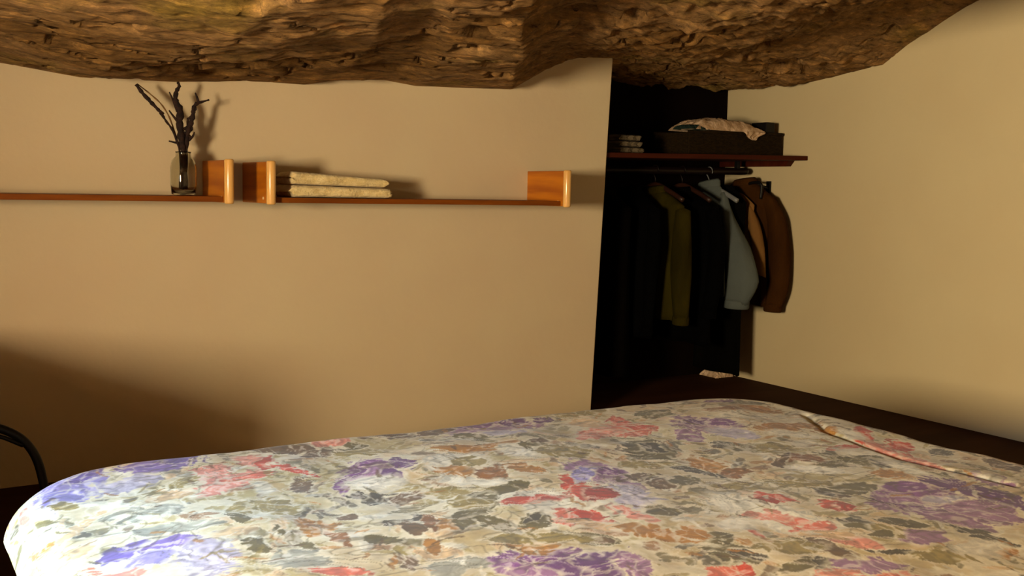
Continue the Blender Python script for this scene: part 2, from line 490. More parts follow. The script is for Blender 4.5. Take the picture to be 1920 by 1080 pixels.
PRINT = {k: lin(v) for k, v in dict(
    lav=(168, 158, 212), vio=(142, 116, 182), viod=(124, 104, 176), pale=(206, 198, 212), pnk=(236, 166, 148), cor=(228, 126, 102),
    red=(214, 78, 50), redd=(186, 50, 30), kha=(168, 150, 90), oli=(110, 97, 42), och=(190, 136, 54), ocd=(152, 98, 34),
    brn=(114, 84, 50), drk=(70, 58, 34), pea=(230, 200, 160), gry=(184, 182, 166), mau=(170, 130, 166), pur=(138, 80, 146),
    purd=(108, 56, 126), whi=(246, 240, 222)).items()}
FEATURES = """
lav 0.267 1.813 0.065 0.035 -0.009 -0.108|viod 0.303 1.856 0.030 0.007 -0.004 -0.031|lav 0.250 1.754 0.032 0.006 -0.003 -0.031|vio 0.426 1.870 0.081 0.012 -0.012 -0.062
viod 0.469 1.890 0.037 0.006 -0.006 -0.030|pale 0.351 1.769 0.052 0.009 -0.006 -0.039|pnk 0.490 1.758 0.038 0.006 -0.014 -0.060|pnk 0.513 1.709 0.070 0.025 -0.007 -0.029
pnk 0.583 1.813 0.027 -0.038 -0.015 -0.042|red 0.596 1.790 0.014 0.010 -0.013 -0.056|red 0.618 1.726 0.021 -0.042 -0.008 -0.019|pnk 0.484 1.673 0.045 0.025 -0.005 -0.027
cor 0.541 1.712 0.045 0.011 -0.004 -0.016|pnk 0.191 1.721 0.011 0.032 0.005 -0.035|pnk 0.157 1.521 0.011 -0.024 -0.008 -0.034|lav 0.299 1.408 0.057 0.014 -0.006 -0.046
viod 0.284 1.439 0.033 0.019 -0.003 -0.034|vio 0.341 1.438 0.043 -0.002 -0.005 -0.027|pale 0.365 1.349 0.037 -0.020 -0.018 -0.067|cor 0.232 1.382 0.000 -0.028 -0.010 -0.010
pnk 0.261 1.349 0.027 -0.002 -0.004 -0.023|kha 0.474 1.539 0.035 0.033 -0.005 -0.039|oli 0.448 1.494 0.012 -0.017 -0.010 -0.028|kha 0.523 1.534 0.025 -0.023 -0.017 -0.047
oli 0.494 1.375 0.017 -0.051 -0.008 -0.015|oli 0.436 1.369 0.018 -0.024 -0.009 -0.024|kha 0.246 1.701 0.017 -0.009 -0.004 -0.026|och 0.546 1.400 0.032 0.008 -0.011 -0.039
ocd 0.550 1.358 0.004 -0.041 -0.010 -0.015|och 0.539 1.437 0.015 -0.008 -0.009 -0.024|brn 0.601 1.626 0.012 -0.030 -0.014 -0.031|brn 0.662 1.878 0.054 -0.028 -0.014 -0.039
brn 0.708 1.818 0.041 0.007 -0.010 -0.030|pea 0.247 1.588 0.049 0.065 0.000 -0.016|pea 0.222 1.474 0.039 0.024 -0.001 -0.022|pea 0.406 1.671 0.032 -0.006 -0.005 -0.024
pnk 0.768 1.900 0.046 -0.012 -0.013 -0.033|gry 0.360 1.585 0.049 0.011 -0.006 -0.037|gry 0.363 1.498 0.050 -0.011 -0.005 -0.024|kha 0.436 1.724 0.037 0.010 -0.005 -0.025
gry 0.473 1.290 0.037 -0.020 -0.014 -0.038|gry 0.311 1.611 0.036 0.009 -0.002 -0.016|mau 1.097 1.864 0.125 -0.022 -0.037 -0.065|purd 1.170 1.884 0.030 -0.005 -0.021 -0.036
pur 1.072 1.888 0.040 -0.007 -0.017 -0.031|purd 1.239 1.873 0.028 -0.005 -0.014 -0.023|pale 1.080 1.791 0.069 -0.013 -0.014 -0.024|cor 1.310 1.706 0.082 -0.006 -0.037 -0.051
pnk 1.251 1.673 0.061 0.011 -0.022 -0.034|red 1.381 1.760 0.000 -0.047 -0.034 -0.038|red 1.379 1.693 0.024 -0.032 -0.016 -0.019|pea 1.312 1.795 0.021 -0.038 -0.032 -0.041
cor 1.328 1.665 0.044 -0.004 -0.017 -0.023|mau 0.730 1.643 0.057 -0.009 -0.034 -0.083|purd 0.798 1.656 0.016 -0.028 -0.017 -0.031|purd 0.757 1.606 0.017 -0.015 -0.012 -0.024
pur 0.712 1.672 0.028 0.015 -0.012 -0.038|pur 0.659 1.581 0.013 -0.007 -0.019 -0.046|pur 0.760 1.688 0.025 -0.013 -0.009 -0.020|whi 0.711 1.578 0.045 -0.008 -0.015 -0.035
och 0.950 1.692 0.054 -0.028 -0.014 -0.025|och 1.031 1.688 0.044 -0.004 -0.012 -0.022|whi 0.899 1.631 0.052 -0.027 -0.021 -0.039|whi 1.033 1.623 0.026 -0.041 -0.024 -0.036
och 0.867 1.567 0.031 -0.025 -0.015 -0.027|ocd 0.917 1.518 0.014 -0.026 -0.032 -0.047|och 0.979 1.520 0.028 -0.033 -0.016 -0.023|kha 0.914 1.607 0.031 -0.016 -0.016 -0.029
whi 0.871 1.494 0.058 -0.046 -0.010 -0.017|mau 1.088 1.443 0.045 -0.053 -0.045 -0.058|pur 1.118 1.444 0.029 -0.015 -0.015 -0.020|lav 1.044 1.439 0.050 0.018 -0.019 -0.033
mau 1.089 1.360 0.015 -0.030 -0.021 -0.024|pale 1.042 1.315 0.027 -0.050 -0.043 -0.050|whi 0.906 1.365 0.067 -0.047 -0.027 -0.041|red 0.897 1.366 0.056 -0.018 -0.012 -0.020
redd 0.936 1.355 0.029 -0.010 -0.006 -0.010|red 0.994 1.354 0.023 -0.033 -0.034 -0.043|redd 1.007 1.334 0.023 -0.012 -0.025 -0.034|red 0.995 1.417 0.019 0.011 -0.019 -0.040
whi 0.900 1.280 0.032 -0.054 -0.032 -0.042|cor 0.910 1.272 0.022 -0.029 -0.021 -0.027|red 0.931 1.255 0.011 -0.039 -0.014 -0.016|cor 0.878 1.248 0.015 -0.025 -0.012 -0.016
pnk 0.990 1.229 0.013 -0.048 -0.020 -0.021|pea 0.913 1.215 0.030 -0.040 -0.013 -0.016|drk 0.677 1.503 0.029 -0.023 -0.011 -0.024|drk 0.660 1.525 0.014 -0.007 -0.007 -0.016
brn 0.737 1.488 0.041 -0.001 -0.011 -0.024|kha 0.801 1.461 0.024 -0.040 -0.019 -0.030|oli 0.882 1.442 0.063 0.003 -0.011 -0.021|oli 0.815 1.388 0.019 -0.010 -0.028 -0.049
och 0.708 1.337 0.025 -0.031 -0.015 -0.026|ocd 0.696 1.360 0.001 -0.029 -0.019 -0.025|drk 0.683 1.382 0.022 0.013 -0.006 -0.018|drk 0.649 1.372 0.019 0.000 -0.006 -0.014
brn 0.659 1.339 0.002 -0.034 -0.013 -0.017|oli 0.763 1.339 0.038 0.014 -0.017 -0.040|oli 0.779 1.287 0.009 -0.043 -0.017 -0.022|oli 0.842 1.274 0.038 0.006 -0.017 -0.032
drk 0.846 1.288 0.026 0.015 -0.004 -0.010|kha 0.796 1.398 0.030 -0.016 -0.014 -0.024|kha 1.028 1.767 0.017 -0.035 -0.021 -0.034|oli 1.025 1.783 0.025 -0.031 -0.016 -0.027
oli 1.086 1.659 0.038 -0.006 -0.020 -0.032|brn 1.110 1.676 0.021 -0.011 -0.012 -0.018|kha 1.114 1.589 0.046 -0.024 -0.028 -0.040|oli 1.277 1.542 0.022 -0.050 -0.048 -0.054
drk 1.297 1.550 0.011 -0.025 -0.020 -0.022|oli 1.499 1.785 0.040 -0.020 -0.033 -0.040|kha 1.366 1.889 0.069 -0.007 -0.019 -0.028|brn 0.900 1.883 0.042 -0.022 -0.012 -0.025
brn 0.972 1.868 0.042 -0.005 -0.012 -0.025|oli 0.797 1.846 0.020 -0.010 -0.010 -0.024|kha 0.781 1.784 0.045 -0.023 -0.013 -0.030|purd 0.774 1.098 0.077 -0.064 -0.030 -0.041
pur 0.722 1.149 0.028 -0.015 -0.019 -0.031|purd 0.829 1.100 0.028 -0.015 -0.025 -0.033|mau 0.858 1.056 0.008 -0.040 -0.033 -0.033|pur 0.780 1.145 0.050 -0.003 -0.012 -0.021
mau 0.720 1.105 0.037 -0.020 -0.008 -0.013|och 0.777 1.181 0.024 -0.020 -0.017 -0.025|och 0.965 1.146 0.033 -0.044 -0.019 -0.022|oli 0.872 1.170 0.021 -0.028 -0.014 -0.018
brn 0.875 1.163 0.016 -0.009 -0.008 -0.011|kha 0.803 1.207 0.061 -0.033 -0.013 -0.019|brn 0.604 1.218 -0.001 -0.023 -0.024 -0.026|kha 0.616 1.259 0.014 -0.020 -0.010 -0.018
pea 0.656 1.225 0.028 -0.040 -0.013 -0.021|och 0.658 1.260 0.001 -0.026 -0.010 -0.012|cor 0.504 1.218 0.031 -0.017 -0.007 -0.017|brn 1.153 1.382 0.028 -0.030 -0.018 -0.021
brn 1.156 1.343 0.013 -0.026 -0.023 -0.024|oli 1.043 1.234 0.015 -0.026 -0.021 -0.023|kha 1.211 1.452 0.053 -0.028 -0.019 -0.024|gry 0.649 1.166 0.037 -0.020 -0.019 -0.034
oli 0.595 1.320 0.027 -0.014 -0.007 -0.017|brn 0.611 1.435 0.017 -0.009 -0.007 -0.017|mau 1.520 1.649 0.053 -0.053 -0.050 -0.054|pur 1.565 1.656 0.025 -0.030 -0.023 -0.023
purd 1.517 1.680 0.028 -0.014 -0.018 -0.020|mau 1.429 1.597 0.015 -0.039 -0.027 -0.028|pale 1.530 1.562 0.026 -0.051 -0.028 -0.028|oli 1.786 1.801 0.031 -0.040 -0.019 -0.019
pur 1.739 1.853 0.036 -0.018 -0.018 -0.020|ocd 1.670 1.725 0.056 -0.028 -0.025 -0.026|och 1.757 1.727 0.030 -0.038 -0.036 -0.035|whi 1.671 1.674 0.077 -0.039 -0.028 -0.029
och 1.667 1.558 0.079 -0.017 -0.030 -0.030|whi 1.804 1.638 0.020 -0.010 -0.053 -0.049|whi 1.632 1.509 0.035 -0.041 -0.015 -0.014|och 1.732 1.497 0.032 -0.016 -0.024 -0.021
red 1.755 1.415 -0.037 -0.060 -0.053 -0.033|red 1.772 1.344 0.014 -0.030 -0.040 -0.029|red 1.639 1.374 0.049 -0.003 -0.020 -0.018|cor 1.695 1.278 -0.011 -0.079 -0.029 -0.020
pnk 1.677 1.217 -0.013 -0.058 -0.025 -0.016|whi 1.756 1.446 -0.001 -0.041 -0.025 -0.019|whi 1.633 1.329 0.022 -0.041 -0.025 -0.019|pnk 1.718 1.347 -0.010 -0.045 -0.031 -0.021
drk 1.447 1.497 0.024 -0.023 -0.019 -0.019|oli 1.484 1.454 0.042 -0.022 -0.028 -0.028|kha 1.519 1.416 0.040 -0.046 -0.033 -0.030|oli 1.537 1.325 0.017 -0.044 -0.046 -0.037
oli 1.595 1.286 0.032 -0.036 -0.033 -0.026|drk 1.604 1.255 0.008 -0.022 -0.027 -0.020|ocd 1.497 1.355 0.028 -0.027 -0.028 -0.025|whi 1.464 1.286 0.044 -0.048 -0.018 -0.015
och 1.313 1.407 0.009 -0.057 -0.033 -0.032|ocd 1.323 1.340 0.026 -0.014 -0.023 -0.024|drk 1.265 1.382 0.026 -0.056 -0.013 -0.013|brn 1.457 1.358 0.041 0.018 -0.021 -0.027
oli 1.201 1.338 0.020 -0.011 -0.023 -0.026|kha 1.269 1.265 0.058 -0.031 -0.021 -0.022|och 1.555 1.170 0.020 -0.051 -0.025 -0.018|oli 1.608 1.143 0.017 -0.031 -0.022 -0.015
whi 1.610 1.201 -0.008 -0.072 -0.020 -0.013|drk 1.798 1.258 0.005 -0.032 -0.028 -0.018|brn 1.791 1.127 -0.002 -0.043 -0.033 -0.019|pur 1.476 1.077 0.035 -0.057 -0.071 -0.050
purd 1.578 1.058 0.000 -0.078 -0.039 -0.023|purd 1.584 0.993 -0.012 -0.062 -0.035 -0.019|mau 1.406 1.055 0.033 -0.039 -0.048 -0.035|pur 1.426 1.019 0.031 -0.036 -0.025 -0.018
mau 1.493 0.971 0.022 -0.050 -0.048 -0.029|mau 1.423 0.969 0.023 -0.048 -0.030 -0.019|pale 1.495 1.040 0.016 -0.019 -0.016 -0.011|mau 1.672 1.070 0.001 -0.049 -0.033 -0.019
pur 1.506 1.121 0.024 -0.025 -0.023 -0.017|mau 1.301 0.937 0.035 -0.019 -0.029 -0.021|whi 1.188 1.182 0.041 -0.060 -0.037 -0.034|whi 1.184 1.098 0.027 -0.050 -0.037 -0.032
red 1.255 1.189 0.023 -0.035 -0.023 -0.021|redd 1.234 1.180 0.010 -0.016 -0.016 -0.014|red 1.303 1.107 0.009 -0.039 -0.021 -0.016|redd 1.309 1.091 0.007 -0.015 -0.016 -0.013
cor 1.191 1.094 0.014 -0.034 -0.015 -0.012|cor 1.191 1.051 0.029 -0.016 -0.019 -0.018|red 1.098 1.074 0.002 -0.025 -0.009 -0.008|pnk 1.174 1.133 0.029 -0.029 -0.016 -0.015
pnk 1.186 0.986 0.021 -0.049 -0.020 -0.015|whi 1.109 1.124 0.029 -0.016 -0.026 -0.027|pea 1.184 1.014 0.027 -0.026 -0.015 -0.013|drk 1.258 1.029 0.017 -0.032 -0.017 -0.013
oli 1.254 1.003 0.018 -0.034 -0.013 -0.009|drk 1.392 0.892 0.005 -0.050 -0.021 -0.012|oli 1.333 0.988 0.022 -0.025 -0.016 -0.011|drk 1.211 0.920 0.028 -0.015 -0.007 -0.006
oli 1.007 1.034 0.014 -0.043 -0.025 -0.022|drk 1.019 1.010 0.010 -0.030 -0.013 -0.011|brn 1.137 0.962 -0.012 -0.047 -0.016 -0.010|oli 1.029 1.085 0.028 -0.015 -0.019 -0.021
kha 1.092 0.999 0.040 -0.022 -0.020 -0.019|oli 1.057 0.947 0.045 -0.005 -0.014 -0.015|drk 1.078 0.924 0.024 0.010 -0.017 -0.028|kha 1.272 0.979 0.014 -0.027 -0.021 -0.015
oli 1.253 0.974 0.018 -0.010 -0.012 -0.010|och 1.014 1.119 0.018 -0.010 -0.029 -0.033|och 1.354 0.844 0.030 -0.016 -0.021 -0.013|whi 1.337 0.866 0.034 -0.019 -0.029 -0.019
kha 1.260 0.871 0.030 -0.029 -0.016 -0.011|cor 0.950 0.979 0.024 -0.013 -0.019 -0.020|red 0.978 0.973 -0.005 -0.031 -0.009 -0.006|mau 1.128 0.899 0.045 -0.025 -0.025 -0.020
pnk 1.072 0.905 0.025 -0.014 -0.012 -0.011|whi 1.681 1.077 -0.001 -0.031 -0.020 -0.011|brn 1.364 1.161 0.016 -0.025 -0.021 -0.017|drk 1.359 1.174 -0.001 -0.019 -0.021 -0.015
oli 1.423 1.165 0.042 -0.022 -0.026 -0.022|kha 1.365 1.233 0.050 -0.027 -0.020 -0.019
"""


def paint(A, B):
    """the flat cotton print: linear colour for every point (A, B) of the cloth, in metres"""
    n1 = fbm(A * 9, B * 9, 4, 101) - 0.5
    n2 = fbm(A * 9, B * 9, 4, 131) - 0.5
    w1 = fbm(A * 34, B * 34, 3, 161) - 0.5
    w2 = fbm(A * 34, B * 34, 3, 191) - 0.5
    Aw, Bw = A + n1 * 0.036 + w1 * 0.018, B + n2 * 0.036 + w2 * 0.018
    streak = fbm(A * 60 + n1 * 16, B * 60 + n2 * 16, 3, 211)
    C = np.empty(A.shape + (3,))
    base = np.array(lin((226, 217, 192)))
    C[:] = base
    g = fbm(A * 7 + w1, B * 7, 4, 231)[..., None]
    C = C * (1 - sstep(0.48, 0.62, g) * 0.55) + np.array(lin((196, 182, 142))) * sstep(0.48, 0.62, g) * 0.55
    g2 = fbm(A * 11 + 5, B * 11 + w2, 4, 251)[..., None]
    C = C * (1 - sstep(0.55, 0.66, g2) * 0.6) + np.array(PRINT['kha']) * sstep(0.55, 0.66, g2) * 0.6
    g3 = fbm(A * 6 + 9, B * 6 + w2, 3, 271)[..., None]
    C = C * (1 - sstep(0.60, 0.72, g3) * 0.5) + np.array(PRINT['pea']) * sstep(0.60, 0.72, g3) * 0.5

    g4 = fbm(A * 5 + 3, B * 5 + w1, 4, 277)[..., None]
    C = C * (1 - sstep(0.52, 0.60, g4) * 0.5) + np.array(lin((206, 186, 150))) * sstep(0.52, 0.60, g4) * 0.5

    a_ax, b_ax = A[0], B[:, 0]

    def blob(col, cx, cy, e1, e2, strength=0.92, edge=0.25, outline=0.5):
        R = 1.5
        hx = (abs(e1[0]) + abs(e2[0])) * R + 0.03
        hy = (abs(e1[1]) + abs(e2[1])) * R + 0.03
        i0, i1 = np.searchsorted(a_ax, (cx - hx, cx + hx))
        j0, j1 = np.searchsorted(b_ax, (cy - hy, cy + hy))
        if i1 - i0 < 2 or j1 - j0 < 2:
            return
        det = e1[0] * e2[1] - e1[1] * e2[0]
        dx, dy = Aw[j0:j1, i0:i1] - cx, Bw[j0:j1, i0:i1] - cy
        p = (dx * e2[1] - dy * e2[0]) / det
        q = (dy * e1[0] - dx * e1[1]) / det
        r = np.sqrt(p * p + q * q)
        s = streak[j0:j1, i0:i1]
        m = sstep(1.04, 1.0 - edge * 0.35, r + (s - 0.5) * 0.9)
        tone = (0.35 + 1.15 * s)[..., None]
        colr = np.clip(np.array(col) * tone, 0, 1)
        wash = sstep(0.60, 0.72, s)[..., None] * 0.5
        colr = colr * (1 - wash) + np.array(lin((240, 232, 220))) * wash
        sub = C[j0:j1, i0:i1]
        if outline:
            rim = (sstep(1.35, 1.08, r + (s - 0.5) * 0.5) * outline)[..., None]
            sub[:] = sub * (1 - rim) + np.array(lin((242, 234, 212))) * rim
        m = (m * strength)[..., None]
        sub[:] = sub * (1 - m) + colr * m

    rng = random.Random(3)
    keys = ['kha', 'oli', 'oli', 'kha', 'brn', 'och', 'whi', 'kha', 'pea', 'drk', 'ocd', 'brn', 'whi']
    for _ in range(2300):                                   # small leaves and dabs all over the cloth
        cx, cy = rng.uniform(a_ax[0], a_ax[-1]), rng.uniform(b_ax[0], b_ax[-1])
        L, W, an = rng.uniform(0.012, 0.048), rng.uniform(0.005, 0.017), rng.uniform(0, math.pi)
        blob(PRINT[rng.choice(keys)], cx, cy, (L * math.cos(an), L * math.sin(an)), (-W * math.sin(an), W * math.cos(an)), 0.72, 0.5, 0.3)
    for _ in range(34):                                     # blooms on the part of the cloth nearest the foot of the bed
        cx, cy = rng.uniform(0.0, 2.1), rng.uniform(-0.4, 0.98)
        fam = rng.choice((('mau', 'pur', 'purd'), ('pnk', 'cor', 'red'), ('och', 'ocd', 'och'), ('lav', 'vio', 'viod')))
        for k in range(9):
            an, d = rng.uniform(0, 6.28), rng.uniform(0, 0.09)
            L, W = rng.uniform(0.03, 0.06), rng.uniform(0.02, 0.035)
            blob(PRINT[fam[k % 3]], cx + d * math.cos(an), cy + d * math.sin(an), (L * math.cos(an), L * math.sin(an)), (-W * math.sin(an), W * math.cos(an)))
    big, small = [], []
    for it in FEATURES.replace('\n', '|').split('|'):
        it = it.split()
        if it:
            blob(PRINT[it[0]], *map(float, it[1:3]), tuple(map(float, it[3:5])), tuple(map(float, it[5:7])))
    for _ in range(900):                                    # fine brush marks over everything
        cx, cy = rng.uniform(a_ax[0], a_ax[-1]), rng.uniform(b_ax[0], b_ax[-1])
        L, W, an = rng.uniform(0.010, 0.030), rng.uniform(0.002, 0.005), rng.uniform(0, math.pi)
        blob(PRINT[rng.choice(['whi', 'whi', 'oli', 'brn', 'kha', 'och'])], cx, cy, (L * math.cos(an), L * math.sin(an)),
             (-W * math.sin(an), W * math.cos(an)), 0.7, 0.5, 0)
    # fine drawn contours, dark and light
    q1 = fbm(A * 8 + n2 * 1.5, B * 8, 3, 291)
    on = sstep(0.50, 0.58, fbm(A * 4, B * 4, 3, 295))
    l1 = (np.exp(-((((q1 * 9) % 1) - 0.5) / 0.07) ** 2) * on * 0.55)[..., None]
    C = C * (1 - l1) + np.array(lin((96, 84, 50))) * l1
    q2 = fbm(A * 9 + 4, B * 9 + n1 * 1.5, 3, 297)
    l2 = (np.exp(-((((q2 * 8) % 1) - 0.5) / 0.06) ** 2) * (1 - on) * 0.5)[..., None]
    C = C * (1 - l2) + np.array(lin((240, 234, 214))) * l2
    C = np.clip(C, 0, 1)
    gray = C.mean(-1, keepdims=True)
    C = np.clip(gray + (C - gray) * 1.16, 0, 1)
    return C ** 1.22 * 0.80


def make_duvet():
    top, r = 0.303, 0.075
    x0, x1, y0, y1 = 0.158 + r, 1.905 - r, -0.02 + r, 1.962 - r      # where the flat top ends
    hang = r * math.pi / 2 * 0.86
    a = np.concatenate([np.arange(x0 - hang - 0.01, x1 + hang + 0.01, 0.0027)])
    b = np.concatenate([np.arange(y0 - hang - 0.01, 0.56, 0.012), np.arange(0.56, y1 + hang + 0.01, 0.0027)])
    A, B = np.meshgrid(a, b)
    cx, cy = (x0 + x1) / 2, (y0 + y1) / 2
    hx, hy = (x1 - x0) / 2, (y1 - y0) / 2
    px, py = A - cx, B - cy
    rc = np.where(px < 0, np.where(py > 0, 0.15, 0.12), np.where(py > 0, 0.10, 0.10))
    qx, qy = np.abs(px) - (hx - rc), np.abs(py) - (hy - rc)
    mx, my = np.maximum(qx, 0), np.maximum(qy, 0)
    ln = np.sqrt(mx * mx + my * my) + 1e-9
    d = ln + np.minimum(np.maximum(qx, qy), 0) - rc
    nx, ny = np.sign(px) * mx / ln, np.sign(py) * my / ln
    dd = np.clip(d, 0, hang)
    th = np.minimum(dd / r, math.pi / 2)
    low = np.maximum(dd - r * math.pi / 2, 0)
    out = r * np.sin(th) - low * 0.25
    X = A - nx * np.maximum(d, 0) + nx * out
    Y = B - ny * np.maximum(d, 0) + ny * out
    Z = top - r * (1 - np.cos(th)) - low
    soft = fbm(A * 3.0, B * 3.0, 3, 301) - 0.5
    Z = Z + 0.018 * soft + 0.004 * (fbm(A * 14, B * 14, 3, 311) - 0.5)
    Z = Z - 0.006 * sstep(0.20, 0.0, -d)                    # the filling thins towards the edge

    def crease(pts, depth, width, ridge):
        nonlocal Z
        best = np.full(A.shape, 9.0)
        sd = np.zeros(A.shape)
        for (ax, ay), (bx, by) in zip(pts[:-1], pts[1:]):
            vx, vy = bx - ax, by - ay
            L2 = vx * vx + vy * vy
            t = np.clip(((A - ax) * vx + (B - ay) * vy) / L2, 0, 1)
            ex, ey = A - ax - t * vx, B - ay - t * vy
            dist = np.hypot(ex, ey)
            s = np.sign(vx * ey - vy * ex)
            sd = np.where(dist < best, s, sd)
            best = np.minimum(best, dist)
        fade = 1.0
        Z = Z - depth * np.exp(-(best / width) ** 2) + ridge * np.exp(-((best - 2.6 * width) / (1.6 * width)) ** 2) * (sd > 0)

    crease([(1.815, 1.63), (1.79, 1.59), (1.72, 1.486), (1.69, 1.337), (1.664, 1.173), (1.675, 1.03)], 0.006, 0.010, 0.0)
    C = paint(A, B)
    keep = (d[:-1, :-1] < hang)
    o = grid_mesh('duvet', np.stack([X, Y, Z], -1), M_print, keep, C)
    tag(o, 'floral duvet with purple, coral and olive blooms spread over the bed', 'duvet')


make_duvet()


# ------------------------------------------------------------------ added low chest, out of view, that shades the lower left wall
def make_shade_chest():
    t = empty('shade_chest', (-0.51, 2.37, 0.0))
    tag(t, 'added unseen low dark chest of drawers that shades the lower left wall', 'chest')
    box('carcass', M_bedwood, t, -0.53, 0.53, -0.52, 0.54, 0.03, 0.44, 0.004)
    box('top', M_bedwood, t, -0.54, 0.54, -0.54, 0.545, 0.44, 0.46, 0.004)
    for x in (-0.51, 0.46):
        for y in (-0.50, 0.47):
            box('foot', M_bedwood, t, x, x + 0.05, y, y + 0.05, 0, 0.03, 0.002)
    for z in (0.04, 0.173, 0.306):
        d = box('drawer', M_bedwood, t, -0.50, 0.50, -0.532, -0.5202, z, z + 0.12, 0.003)
        bm = bmesh.new()
        add_tube(bm, [(0, y, z + 0.06) for y in (-0.532, -0.542, -0.554, -0.558)], [0.007, 0.007, 0.014, 0.008], 14)
        from_bm('knob', bm, M_black, d, True)


make_shade_chest()


# ------------------------------------------------------------------ wall shelves
def wall_shelf(x0, x1, label, zoff):
    t = empty('wall_shelf', ((x0 + x1) / 2, YB, 0.752 + zoff))
    tag(t, label, 'shelf', 'pine shelves on the plaster wall')
    c = (x0 + x1) / 2
    box('shelf_board', M_pine_board, t, x0 - c, x1 - c, -0.200, 0.0, 0.0, 0.0145, 0.002)
    for s, x in ((-1, x0 - c), (1, x1 - c)):
        p = box('end_panel', M_pine, t, min(x, x + s * 0.020), max(x, x + s * 0.020), -0.212, 0.0, -0.002, 0.110, 0.002)
        bm = bmesh.new()
        px = x + s * 0.010
        add_tube(bm, [(px, -0.219, z) for z in (-0.0045, -0.003, 0.0, 0.108, 0.111, 0.1125)], [0.009, 0.0115, 0.0125, 0.0125, 0.0115, 0.009], 18)
        from_bm('front_post', bm, M_post, t, True)
        bm = bmesh.new()
        fx = x + (0.020 * s if s < 0 else 0.0)
        add_tube(bm, [(fx - 0.0015, -0.185, 0.012), (fx + 0.001, -0.185, 0.012)], 0.004, 10)
        from_bm('screw_cap', bm, M_screw, p)
    return t


wall_shelf(-0.16, 0.792, 'honey pine wall shelf that carries the glass vase of twigs', 0.0)
wall_shelf(0.925, 1.868, 'honey pine wall shelf that carries the two folded cream towels', -0.001)


# ------------------------------------------------------------------ folded towels
def towel(x0, x1, y0, y1, zb, hl, hr, label, seed):
    rng = np.random.RandomState(seed)
    n, m = 44, 40
    rings = []
    for i in range(m + 1):
        u = i / m
        e = min(u, 1 - u)
        k = min(1.0, math.sqrt(max(1 - (1 - min(e / 0.035, 1)) ** 2, 0)) * 0.75 + 0.25)
        h = (hl + (hr - hl) * u)
        x = x0 + (x1 - x0) * u
        ring = []
        for j in range(n):
            w = 2 * math.pi * j / n
            cy, cz = math.cos(w), math.sin(w)
            sy = math.copysign(abs(cy) ** 0.35, cy)
            sz = math.copysign(abs(cz) ** 0.45, cz)
            notch = 0.010 * math.exp(-(sz / 0.16) ** 2) if cy < 0 else 0.004 * math.exp(-(sz / 0.2) ** 2)
            wob = 0.0022 * math.sin(u * 17 + seed) + 0.0012 * math.sin(u * 43 + j)
            yy = (y0 + y1) / 2 + sy * ((y1 - y0) / 2 * (0.96 + 0.04 * k) - notch) + wob * (1 if cy < 0 else 0)
            zz = zb + h / 2 + sz * h / 2 * k + (rng.rand() - 0.5) * 0.0016 * (1 if sz > -0.9 else 0)
            ring.append((x + 0.004 * math.sin(3 * w + seed) * (1 if e < 0.04 else 0), yy, max(zz, zb)))
        rings.append(ring)
    bm = bmesh.new()
    add_loft(bm, rings)
    o = from_bm('folded_towel', bm, M_towel, None, True)
    return tag(o, label, 'towel', 'folded towels on the wall shelf')


towel(0.985, 1.292, 2.745, 2.89, 0.7665, 0.034, 0.028, 'lower of two folded cream textured towels, resting on the shelf board', 2)
tw = towel(0.0, 0.293, 2.752, 2.885, 0.0, 0.036, 0.026, 'upper of two folded cream textured towels, sloping down to the right', 5)
tw.location = (0.988, 0, 0.8022)
tw.rotation_euler = (0, 0.020, 0)

# ------------------------------------------------------------------ glass vase and twigs
VX, VY, VZ = 0.716, 2.83, 0.7668
vase = lathe('glass_vase', M_glass, None,
             [(0.0005, 0), (0.026, 0), (0.031, 0.004), (0.034, 0.03), (0.034, 0.075), (0.030, 0.092), (0.021, 0.103), (0.019, 0.112), (0.021, 0.116),
              (0.0195, 0.116), (0.0175, 0.112), (0.019, 0.103), (0.028, 0.091), (0.032, 0.075), (0.032, 0.03), (0.029, 0.008), (0.0005, 0.007)],
             (VX, VY, VZ), 36)
tag(vase, 'clear glass vase standing on the left wall shelf', 'vase')


def tw_pt(px, py, dy=0.0):
    return (VX + px * 0.00143, VY + dy, VZ + 0.006 + py * 0.00141)


def twig(label, main, radii, branches, mat=None, buds=()):
    mat = mat or M_twig
    bm = bmesh.new()
    path = smooth_path([tw_pt(*p) for p in main], 4)
    rr = list(np.interp(np.linspace(0, 1, len(path)), np.linspace(0, 1, len(radii)), radii))
    rr = [r * (1 + 0.25 * math.sin(i * 2.3)) for i, r in enumerate(rr)]
    add_tube(bm, path, rr, 8)
    o = from_bm('dry_twig', bm, mat, None, True)
    tag(o, label, 'twig', 'dry twigs in the vase')
    for br in branches:
        bm = bmesh.new()
        p = smooth_path([tw_pt(*q) for q in br], 3)
        add_tube(bm, p, list(np.linspace(0.0045, 0.0018, len(p))), 7)
        from_bm('side_branch', bm, mat, o, True)
    for b in buds:
        c = Vector(tw_pt(*b))
        bm = bmesh.new()
        bmesh.ops.create_icosphere(bm, subdivisions=1, radius=0.0055)
        for v in bm.verts:
            v.co = Vector((v.co.x * 0.8, v.co.y * 0.8, v.co.z * 1.4)) + c
        from_bm('bud', bm, mat, o, True)
    return o


